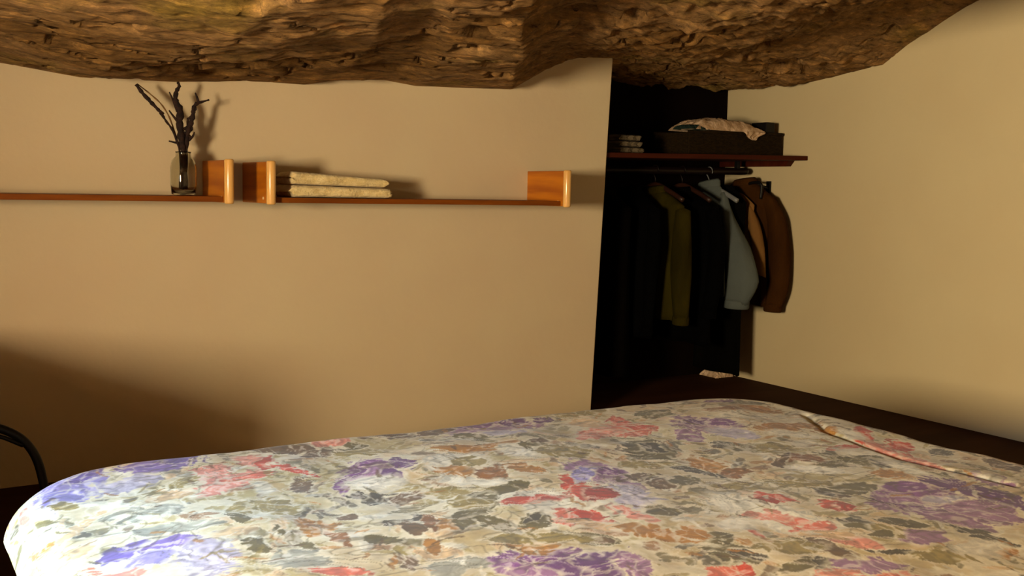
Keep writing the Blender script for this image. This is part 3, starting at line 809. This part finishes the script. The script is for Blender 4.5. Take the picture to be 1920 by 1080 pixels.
twig('thick dark upright twig with forked tip, tallest in the vase',
     [(-2, 4), (0, 70), (-3, 100), (-6, 130), (-5, 155), (-13, 173), (-11, 190), (-6, 200), (-9, 208)], [0.006, 0.007, 0.009, 0.0095, 0.008, 0.006, 0.0045, 0.003],
     [[(-9, 152), (-16, 170), (-24, 188)], [(-6, 130), (-16, 142), (-25, 154)], [(0, 92), (-12, 94), (-26, 97)], [(-2, 118), (10, 128), (8, 142)]],
     buds=[(-12, 180), (-2, 150), (-9, 140), (2, 112), (-5, 108), (6, 100)])
twig('dark twig leaning right with a pointed tip, beside the tallest twig',
     [(6, 4, 0.008), (5, 70, 0.004), (8, 112), (15, 133), (19, 150), (20, 163), (30, 171), (49, 178)], [0.005, 0.006, 0.007, 0.0065, 0.005, 0.004, 0.002],
     [[(29, 171), (27, 180), (23, 190)], [(17, 145), (9, 138), (8, 126)], [(10, 100), (18, 108), (21, 116)]],
     buds=[(15, 135), (24, 168), (16, 122), (12, 106), (23, 160)])
twig('long slim dark twig leaning far to the left of the vase',
     [(-8, 5, -0.006), (-6, 72, -0.003), (-18, 115), (-30, 133), (-41, 150), (-55, 165), (-71, 182), (-83, 198)], [0.0025, 0.003, 0.003, 0.003, 0.0038, 0.005, 0.0052, 0.004],
     [[(-41, 150), (-37, 149), (-34, 147)]], buds=[(-60, 171), (-76, 188), (-40, 149)])
twig('thin pale twig arching behind the left leaning twig',
     [(-3, 6, 0.01), (-4, 70, 0.008), (-18, 130, 0.012), (-34, 162, 0.014), (-55, 182, 0.014), (-78, 199, 0.012)], [0.002, 0.0022, 0.002, 0.002, 0.0015], [], M_twig_pale)


# ------------------------------------------------------------------ alcove shelf, rod, things on the shelf
TILT = 0.0205


def shelf_z(x):
    return 0.936 + (x - 2.2) * TILT


sh = empty('alcove_shelf', (2.2, YA, 0.936))
sh.rotation_euler = (0, -TILT, 0)
tag(sh, 'dark red mahogany shelf across the top of the alcove', 'shelf')
box('shelf_board', M_mahog, sh, -0.02, 1.022, -0.474, 0.0, -0.018, 0.0, 0.003)
bm = bmesh.new()
vs = add_box(bm, 0.985, 1.02, -0.405, 0.0, -0.041, -0.018)
for v in vs:
    if v.co.y < -0.3 and v.co.z < -0.03:
        v.co.y += 0.02
from_bm('side_cleat', bm, M_mahog, sh)

rod = empty('hanging_rod', (2.2, 3.22, 0.89))
tag(rod, 'dark round clothes rod hung beneath the alcove shelf', 'rod')
bm = bmesh.new()
add_tube(bm, [(-0.01, 0, -0.012), (0.92, 0, 0.004), (0.945, 0, 0.0045), (0.957, 0, 0.005), (0.961, 0, 0.005)], [0.015, 0.015, 0.0145, 0.010, 0.003], 18)
from_bm('rod', bm, M_rod, rod, True)
for x in (0.12, 0.90):
    z0 = -0.012 + 0.0174 * x
    box('bracket', M_black, rod, x - 0.008, x + 0.008, -0.010, 0.010, z0 + 0.010, 0.0285 + x * TILT - 0.001, 0.002)

b = empty('storage_box', (2.945, 3.17, shelf_z(2.945) + 0.0005))
b.rotation_euler = (0, -TILT, 0)
tag(b, 'dark brown woven storage box on the alcove shelf', 'box')
hx, hy, hz = 0.250, 0.105, 0.088
box('front_side', M_box, b, -hx, hx, -hy, -hy + 0.012, 0, hz, 0.003)
box('back_side', M_box, b, -hx, hx, hy - 0.012, hy, 0, hz, 0.003)
box('end_side', M_box, b, -hx, -hx + 0.012, -hy + 0.012, hy - 0.012, 0, hz, 0.003)
box('end_side', M_box, b, hx - 0.012, hx, -hy + 0.012, hy - 0.012, 0, hz, 0.003)
box('bottom', M_box, b, -hx + 0.012, hx - 0.012, -hy + 0.012, hy - 0.012, 0, 0.01, 0)
for y in (-hy - 0.003, hy - 0.009):
    box('rim', M_box, b, -hx - 0.003, hx + 0.003, y, y + 0.012, hz - 0.006, hz + 0.006, 0.003)


def cloth_heap(name, mat, x0, x1, y0, y1, z0, h_of, seed, amp=0.012):
    u, v = np.meshgrid(np.linspace(-1, 1, 64), np.linspace(-1, 1, 40))
    X = x0 + (x1 - x0) * (u + 1) / 2 + 0.008 * (fbm(v * 3, u * 3, 3, seed) - 0.5)
    Y = y0 + (y1 - y0) * (v + 1) / 2 + 0.012 * (fbm(u * 4, v * 3, 3, seed + 7) - 0.5)
    edge = np.clip(1 - np.maximum(np.abs(u), np.abs(v)) ** 6, 0, 1)
    H = h_of((u + 1) / 2)
    fold = 1 - np.abs(fbm(u * 3.2 + v * 1.5, v * 2.6, 4, seed + 3) - 0.5) * 3.2
    Z = z0 + edge * (H + amp * fold)
    return grid_mesh(name, np.stack([X, Y, Z], -1), mat)


zt = shelf_z(2.945) + hz + 0.007
o = cloth_heap('lace_cloth', M_linen, 2.73, 3.105, 3.066, 3.24, zt, lambda u: 0.020 + 0.020 * np.sin(np.clip(u * 1.15, 0, 1) * math.pi) ** 0.7, 401, 0.014)
tag(o, 'crumpled white lace cloth on top of the dark storage box', 'cloth')
# the corner of the cloth that falls over the front of the box
u, v = np.meshgrid(np.linspace(0, 1, 24), np.linspace(0, 1, 16))
wd = (1 - v) ** 0.8 * 0.055 + 0.008
P = np.stack([3.015 + (u - 0.5) * 2 * wd + 0.006 * np.sin(v * 7), 3.0515 - 0.006 * np.sin(u * 11 + v * 3) ** 2 - 0.002, zt + 0.002 - v * 0.034], -1)
P[0, :, 1] = 3.07
fl = grid_mesh('hanging_corner', P, M_linen, parent=o)
o = cloth_heap('teal_cloth', M_teal, 2.69, 2.80, 3.068, 3.16, zt, lambda u: 0.012 + 0 * u, 431, 0.008)
tag(o, 'small dark teal cloth tucked beside the white lace on the box', 'cloth')
o = box('small_dark_case', M_black, None, 3.112, 3.160, 3.075, 3.16, zt + 0.002, zt + 0.046, 0.004)
tag(o, 'small black case on the right end of the storage box', 'case')

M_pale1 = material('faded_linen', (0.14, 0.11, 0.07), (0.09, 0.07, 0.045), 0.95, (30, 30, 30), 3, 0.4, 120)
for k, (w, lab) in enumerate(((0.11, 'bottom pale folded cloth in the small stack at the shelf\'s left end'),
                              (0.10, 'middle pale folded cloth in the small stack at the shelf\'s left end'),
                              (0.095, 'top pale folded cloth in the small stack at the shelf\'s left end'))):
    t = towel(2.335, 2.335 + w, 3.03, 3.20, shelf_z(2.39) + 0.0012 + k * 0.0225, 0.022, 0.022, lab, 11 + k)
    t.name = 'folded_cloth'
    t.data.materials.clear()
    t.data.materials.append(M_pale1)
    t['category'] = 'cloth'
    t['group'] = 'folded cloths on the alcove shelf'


# ------------------------------------------------------------------ clothes on hangers
def fabric(name, c, c2=None):
    return material(name, c, c2 or tuple(v * 0.7 for v in c), 0.9, (12, 12, 4), 4, 0.4, 90, 0.03)


def hanger(x, label, mat, zr=0.876, half=0.17, metal=True):
    t = empty('clothes_hanger', (x, 3.22, zr))
    tag(t, label, 'hanger', 'hangers on the alcove rod')
    bm = bmesh.new()
    pts = [(0, 0.019 * math.cos(a), 0.012 + 0.019 * math.sin(a)) for a in np.linspace(math.radians(200), math.radians(-60), 14)]
    add_tube(bm, pts + [(0, 0.0, -0.020), (0, 0, -0.045)], 0.0022, 8)
    from_bm('hook', bm, M_steel if metal else M_rod, t, True)
    bm = bmesh.new()
    add_tube(bm, smooth_path([(0, -half, -0.105), (0, -half * 0.5, -0.070), (0, 0, -0.045), (0, half * 0.5, -0.070), (0, half, -0.105)], 4), 0.007, 8, 1.4)
    from_bm('shoulder_bar', bm, mat, t, True)


def garment(name, x, label, category, mat, zsh, zbot, half, thick, sleeve=None, sleeve_mat=None, flare=0.0, seed=1, neck=0.06, ztop=None,
            fwd=0.0, cuff=True, collar=True, group='clothes hanging in the alcove', lean=0.0):
    """a garment hung with its shoulders along y (towards the room); zsh: height of the shoulder tips"""
    t = empty(name, (x, 3.22, 0.0))
    tag(t, label, category, group)
    ztop = ztop or zsh + 0.055
    bm = bmesh.new()
    rings = []
    n = 40
    levels = [(ztop + 0.004, neck * 0.8, 0.45), (ztop, neck, 0.6)]
    for k in range(1, 7):
        s = k / 6
        levels.append((ztop + (zsh - ztop) * s ** 1.15, neck + (half - neck) * s, 0.6 + 0.4 * s))
    for k in range(1, 19):
        s = k / 18
        levels.append((zsh + (zbot - zsh) * s, half * (1 - 0.05 * math.sin(s * 3.1)) + flare * s, 1.0))
    for li, (z, a, tb) in enumerate(levels):
        s = max(0, (zsh - z) / (zsh - zbot))
        ring = []
        for j in range(n):
            w = 2 * math.pi * j / n
            cx, cy = math.cos(w), math.sin(w)
            fold = 1 + s * 0.34 * math.sin(5 * w + seed * 1.7 + s * 1.5) + 0.12 * s * math.sin(9 * w + seed)
            yy = math.copysign(abs(cy) ** 0.75, cy) * a
            ring.append((cx * thick * tb * fold + lean * s, yy - fwd * s, z + 0.004 * s * math.sin(4 * w + seed)))
        rings.append(ring)
    add_loft(bm, rings)
    from_bm('body', bm, mat, t, True)
    if collar:
        bm = bmesh.new()
        r2 = []
        for z, k in ((ztop - 0.012, 1.10), (ztop + 0.010, 1.05), (ztop + 0.018, 0.9), (ztop + 0.010, 0.78)):
            r2.append([(math.cos(w) * thick * 0.85 * k, math.sin(w) * neck * k, z - 0.008 * math.sin(w)) for w in (2 * math.pi * j / 20 for j in range(20))])
        add_loft(bm, r2, cap=False)
        from_bm('collar', bm, sleeve_mat or mat, t, True)
    if sleeve:
        for sgn in (-1, 1):
            path = sleeve if sgn < 0 else [(px * 0.5, min(-py, 0.150), pz, r * 0.8) for px, py, pz, r in sleeve]
            pts = smooth_path([(p[0], p[1], p[2]) for p in path], 5)
            rr = np.interp(np.linspace(0, 1, len(pts)), np.linspace(0, 1, len(path)), [p[3] for p in path])
            bm = bmesh.new()
            rings = []
            for i, (p, r) in enumerate(zip(pts, rr)):
                s = i / len(pts)
                rings.append([(p[0] + math.cos(w) * r * 0.72 * (1 + 0.10 * math.sin(3 * w + s * 6 + seed)),
                               p[1] + math.sin(w) * r * (1 + 0.08 * math.sin(4 * w + s * 9)),
                               p[2] + 0.006 * math.sin(w * 2 + s * 8)) for w in (2 * math.pi * j / 22 for j in range(22))])
            add_loft(bm, rings)
            sl = from_bm('sleeve', bm, sleeve_mat or mat, t, True)
            if cuff:
                p, r = pts[-1], rr[-1]
                bm = bmesh.new()
                add_loft(bm, [[(p[0] + math.cos(w) * r * 0.72 * k, p[1] + math.sin(w) * r * k, p[2] + dz) for w in (2 * math.pi * j / 20 for j in range(20))]
                              for dz, k in ((0.012, 1.03), (0.008, 1.08), (-0.018, 1.06), (-0.022, 0.98))])
                from_bm('cuff', bm, sleeve_mat or mat, sl, True)
    return t


M_brown = fabric('brown_suede', (0.050, 0.019, 0.004), (0.030, 0.011, 0.003))
M_tan = fabric('tan_cotton', (0.22, 0.11, 0.035))
M_blue = fabric('pale_blue_cotton', (0.092, 0.108, 0.106), (0.076, 0.090, 0.090))
M_olive = fabric('olive_wool', (0.034, 0.027, 0.003), (0.018, 0.014, 0.002))
M_blk = fabric('black_cotton', (0.0010, 0.0010, 0.0012))
M_blk2 = fabric('charcoal_wool', (0.0018, 0.0016, 0.0012))
M_dbr = fabric('dark_brown_wool', (0.0015, 0.0009, 0.0006))
M_hwood = material('hanger_wood', (0.03, 0.009, 0.004), (0.02, 0.006, 0.003), 0.5, (40, 5, 40), 3)

garment('dark_brown_coat', 2.40, 'dark brown coat hanging deepest at the alcove\'s left side', 'coat', M_dbr, 0.735, 0.10, 0.17, 0.05, seed=3, lean=0.0)
garment('black_cardigan', 2.53, 'black cardigan hanging just left of the olive jumper', 'cardigan', M_blk, 0.745, 0.24, 0.155, 0.042,
        [(0, -0.15, 0.74, 0.03), (0, -0.16, 0.60, 0.035), (0, -0.14, 0.45, 0.035), (0, -0.13, 0.27, 0.03)], seed=4)
garment('olive_jumper', 2.66, 'olive green jumper hanging between two black garments', 'jumper', M_olive, 0.748, 0.30, 0.175, 0.036,
        [(0.0, -0.17, 0.735, 0.034), (-0.01, -0.185, 0.62, 0.044), (-0.01, -0.185, 0.48, 0.046), (0.0, -0.18, 0.31, 0.036)], seed=5)
garment('black_coat', 2.80, 'black coat hanging left of the pale blue shirt', 'coat', M_blk, 0.745, 0.20, 0.195, 0.042,
        [(0.0, -0.185, 0.735, 0.034), (0.01, -0.20, 0.62, 0.040), (0.01, -0.195, 0.48, 0.042), (0.0, -0.18, 0.33, 0.036)], seed=6)
garment('blue_shirt', 2.945, 'pale grey blue shirt with hanging sleeve in the alcove', 'shirt', M_blue, 0.775, 0.38, 0.115, 0.024,
        [(0.0, -0.085, 0.800, 0.020), (-0.01, -0.125, 0.70, 0.036), (-0.012, -0.185, 0.58, 0.062), (-0.012, -0.222, 0.46, 0.074), (-0.01, -0.195, 0.365, 0.056)],
        seed=8, ztop=0.835, cuff=True)
garment('long_black_coat', 3.02, 'long black coat reaching almost to the floor between blue shirt and brown jacket', 'coat', M_blk2, 0.765, 0.055, 0.140, 0.024, seed=12, ztop=0.83, collar=False)
garment('tan_shirt', 3.078, 'tan shirt showing as a narrow strip between blue shirt and brown jacket', 'shirt', M_tan, 0.755, 0.42, 0.13, 0.014,
        [(0.0, -0.10, 0.745, 0.020), (-0.004, -0.135, 0.68, 0.026), (-0.006, -0.165, 0.58, 0.030), (-0.006, -0.185, 0.47, 0.028)], seed=14, ztop=0.80, collar=False, cuff=False)
garment('brown_jacket', 3.146, 'brown suede jacket hanging nearest the right wall', 'jacket', M_brown, 0.785, 0.34, 0.165, 0.040,
        [(0.0, -0.135, 0.79, 0.034), (0.005, -0.185, 0.70, 0.046), (0.005, -0.205, 0.56, 0.052), (0.005, -0.205, 0.42, 0.048), (0.005, -0.185, 0.34, 0.040)], seed=13, ztop=0.845)

hanger(2.945, 'grey metal hanger holding the pale blue shirt', M_steel)
hanger(2.66, 'dark wooden hanger holding the olive jumper', M_hwood, metal=False)
hanger(2.80, 'dark wooden hanger holding the black coat', M_hwood, metal=False)

# black hook arm that carries the brown jacket near the wall
hk = empty('coat_hook', (XR, 3.15, 0.83))
tag(hk, 'black metal hook arm above the brown jacket by the right wall', 'hook')
box('hook_plate', M_black, hk, -0.008, -0.0002, -0.012, 0.012, -0.025, 0.025, 0.002)
bm = bmesh.new()
add_tube(bm, smooth_path([(-0.006, 0, -0.005), (-0.05, 0.01, 0.004), (-0.095, 0.02, 0.012), (-0.105, -0.02, 0.018), (-0.108, -0.055, 0.014), (-0.108, -0.062, -0.005), (-0.108, -0.060, -0.05)], 5), 0.006, 10)
from_bm('hook_arm', bm, M_black, hk, True)

# pale cloth on the alcove floor
o = cloth_heap('pale_cloth', M_linen, 3.10, 3.205, 3.30, 3.405, 0.0, lambda u: 0.016 + 0.010 * u, 461, 0.012)
tag(o, 'small pale crumpled cloth on the floor below the long black coat', 'cloth')

# ------------------------------------------------------------------ black curved tube left of the bed
tb = empty('curved_metal_tube', (0.27, 2.15, 0.0))
tag(tb, 'black curved metal tube arching up behind the bed\'s left corner', 'tube')
bm = bmesh.new()
add_tube(bm, smooth_path([(0.015, 0, 0.012), (0.012, 0, 0.12), (0.0, 0, 0.21), (-0.013, 0, 0.266), (-0.038, 0, 0.305), (-0.075, 0, 0.329), (-0.105, 0, 0.333),
                          (-0.145, 0, 0.322), (-0.175, 0, 0.28), (-0.19, 0, 0.18), (-0.192, 0, 0.012)], 6), 0.0085, 12)
from_bm('tube', bm, M_black, tb, True)
bm = bmesh.new()
add_tube(bm, smooth_path([(-0.035, -0.004, 0.292), (-0.075, -0.004, 0.314), (-0.105, -0.004, 0.318), (-0.14, -0.004, 0.305)], 5), 0.004, 8)
from_bm('inner_wire', bm, M_black, tb, True)
for x in (0.015, -0.192):
    bm = bmesh.new()
    add_tube(bm, [(x, 0, 0.0), (x, 0, 0.008), (x, 0, 0.012), (x, 0, 0.014)], [0.026, 0.026, 0.020, 0.010], 18)
    from_bm('foot', bm, M_black, tb, True)
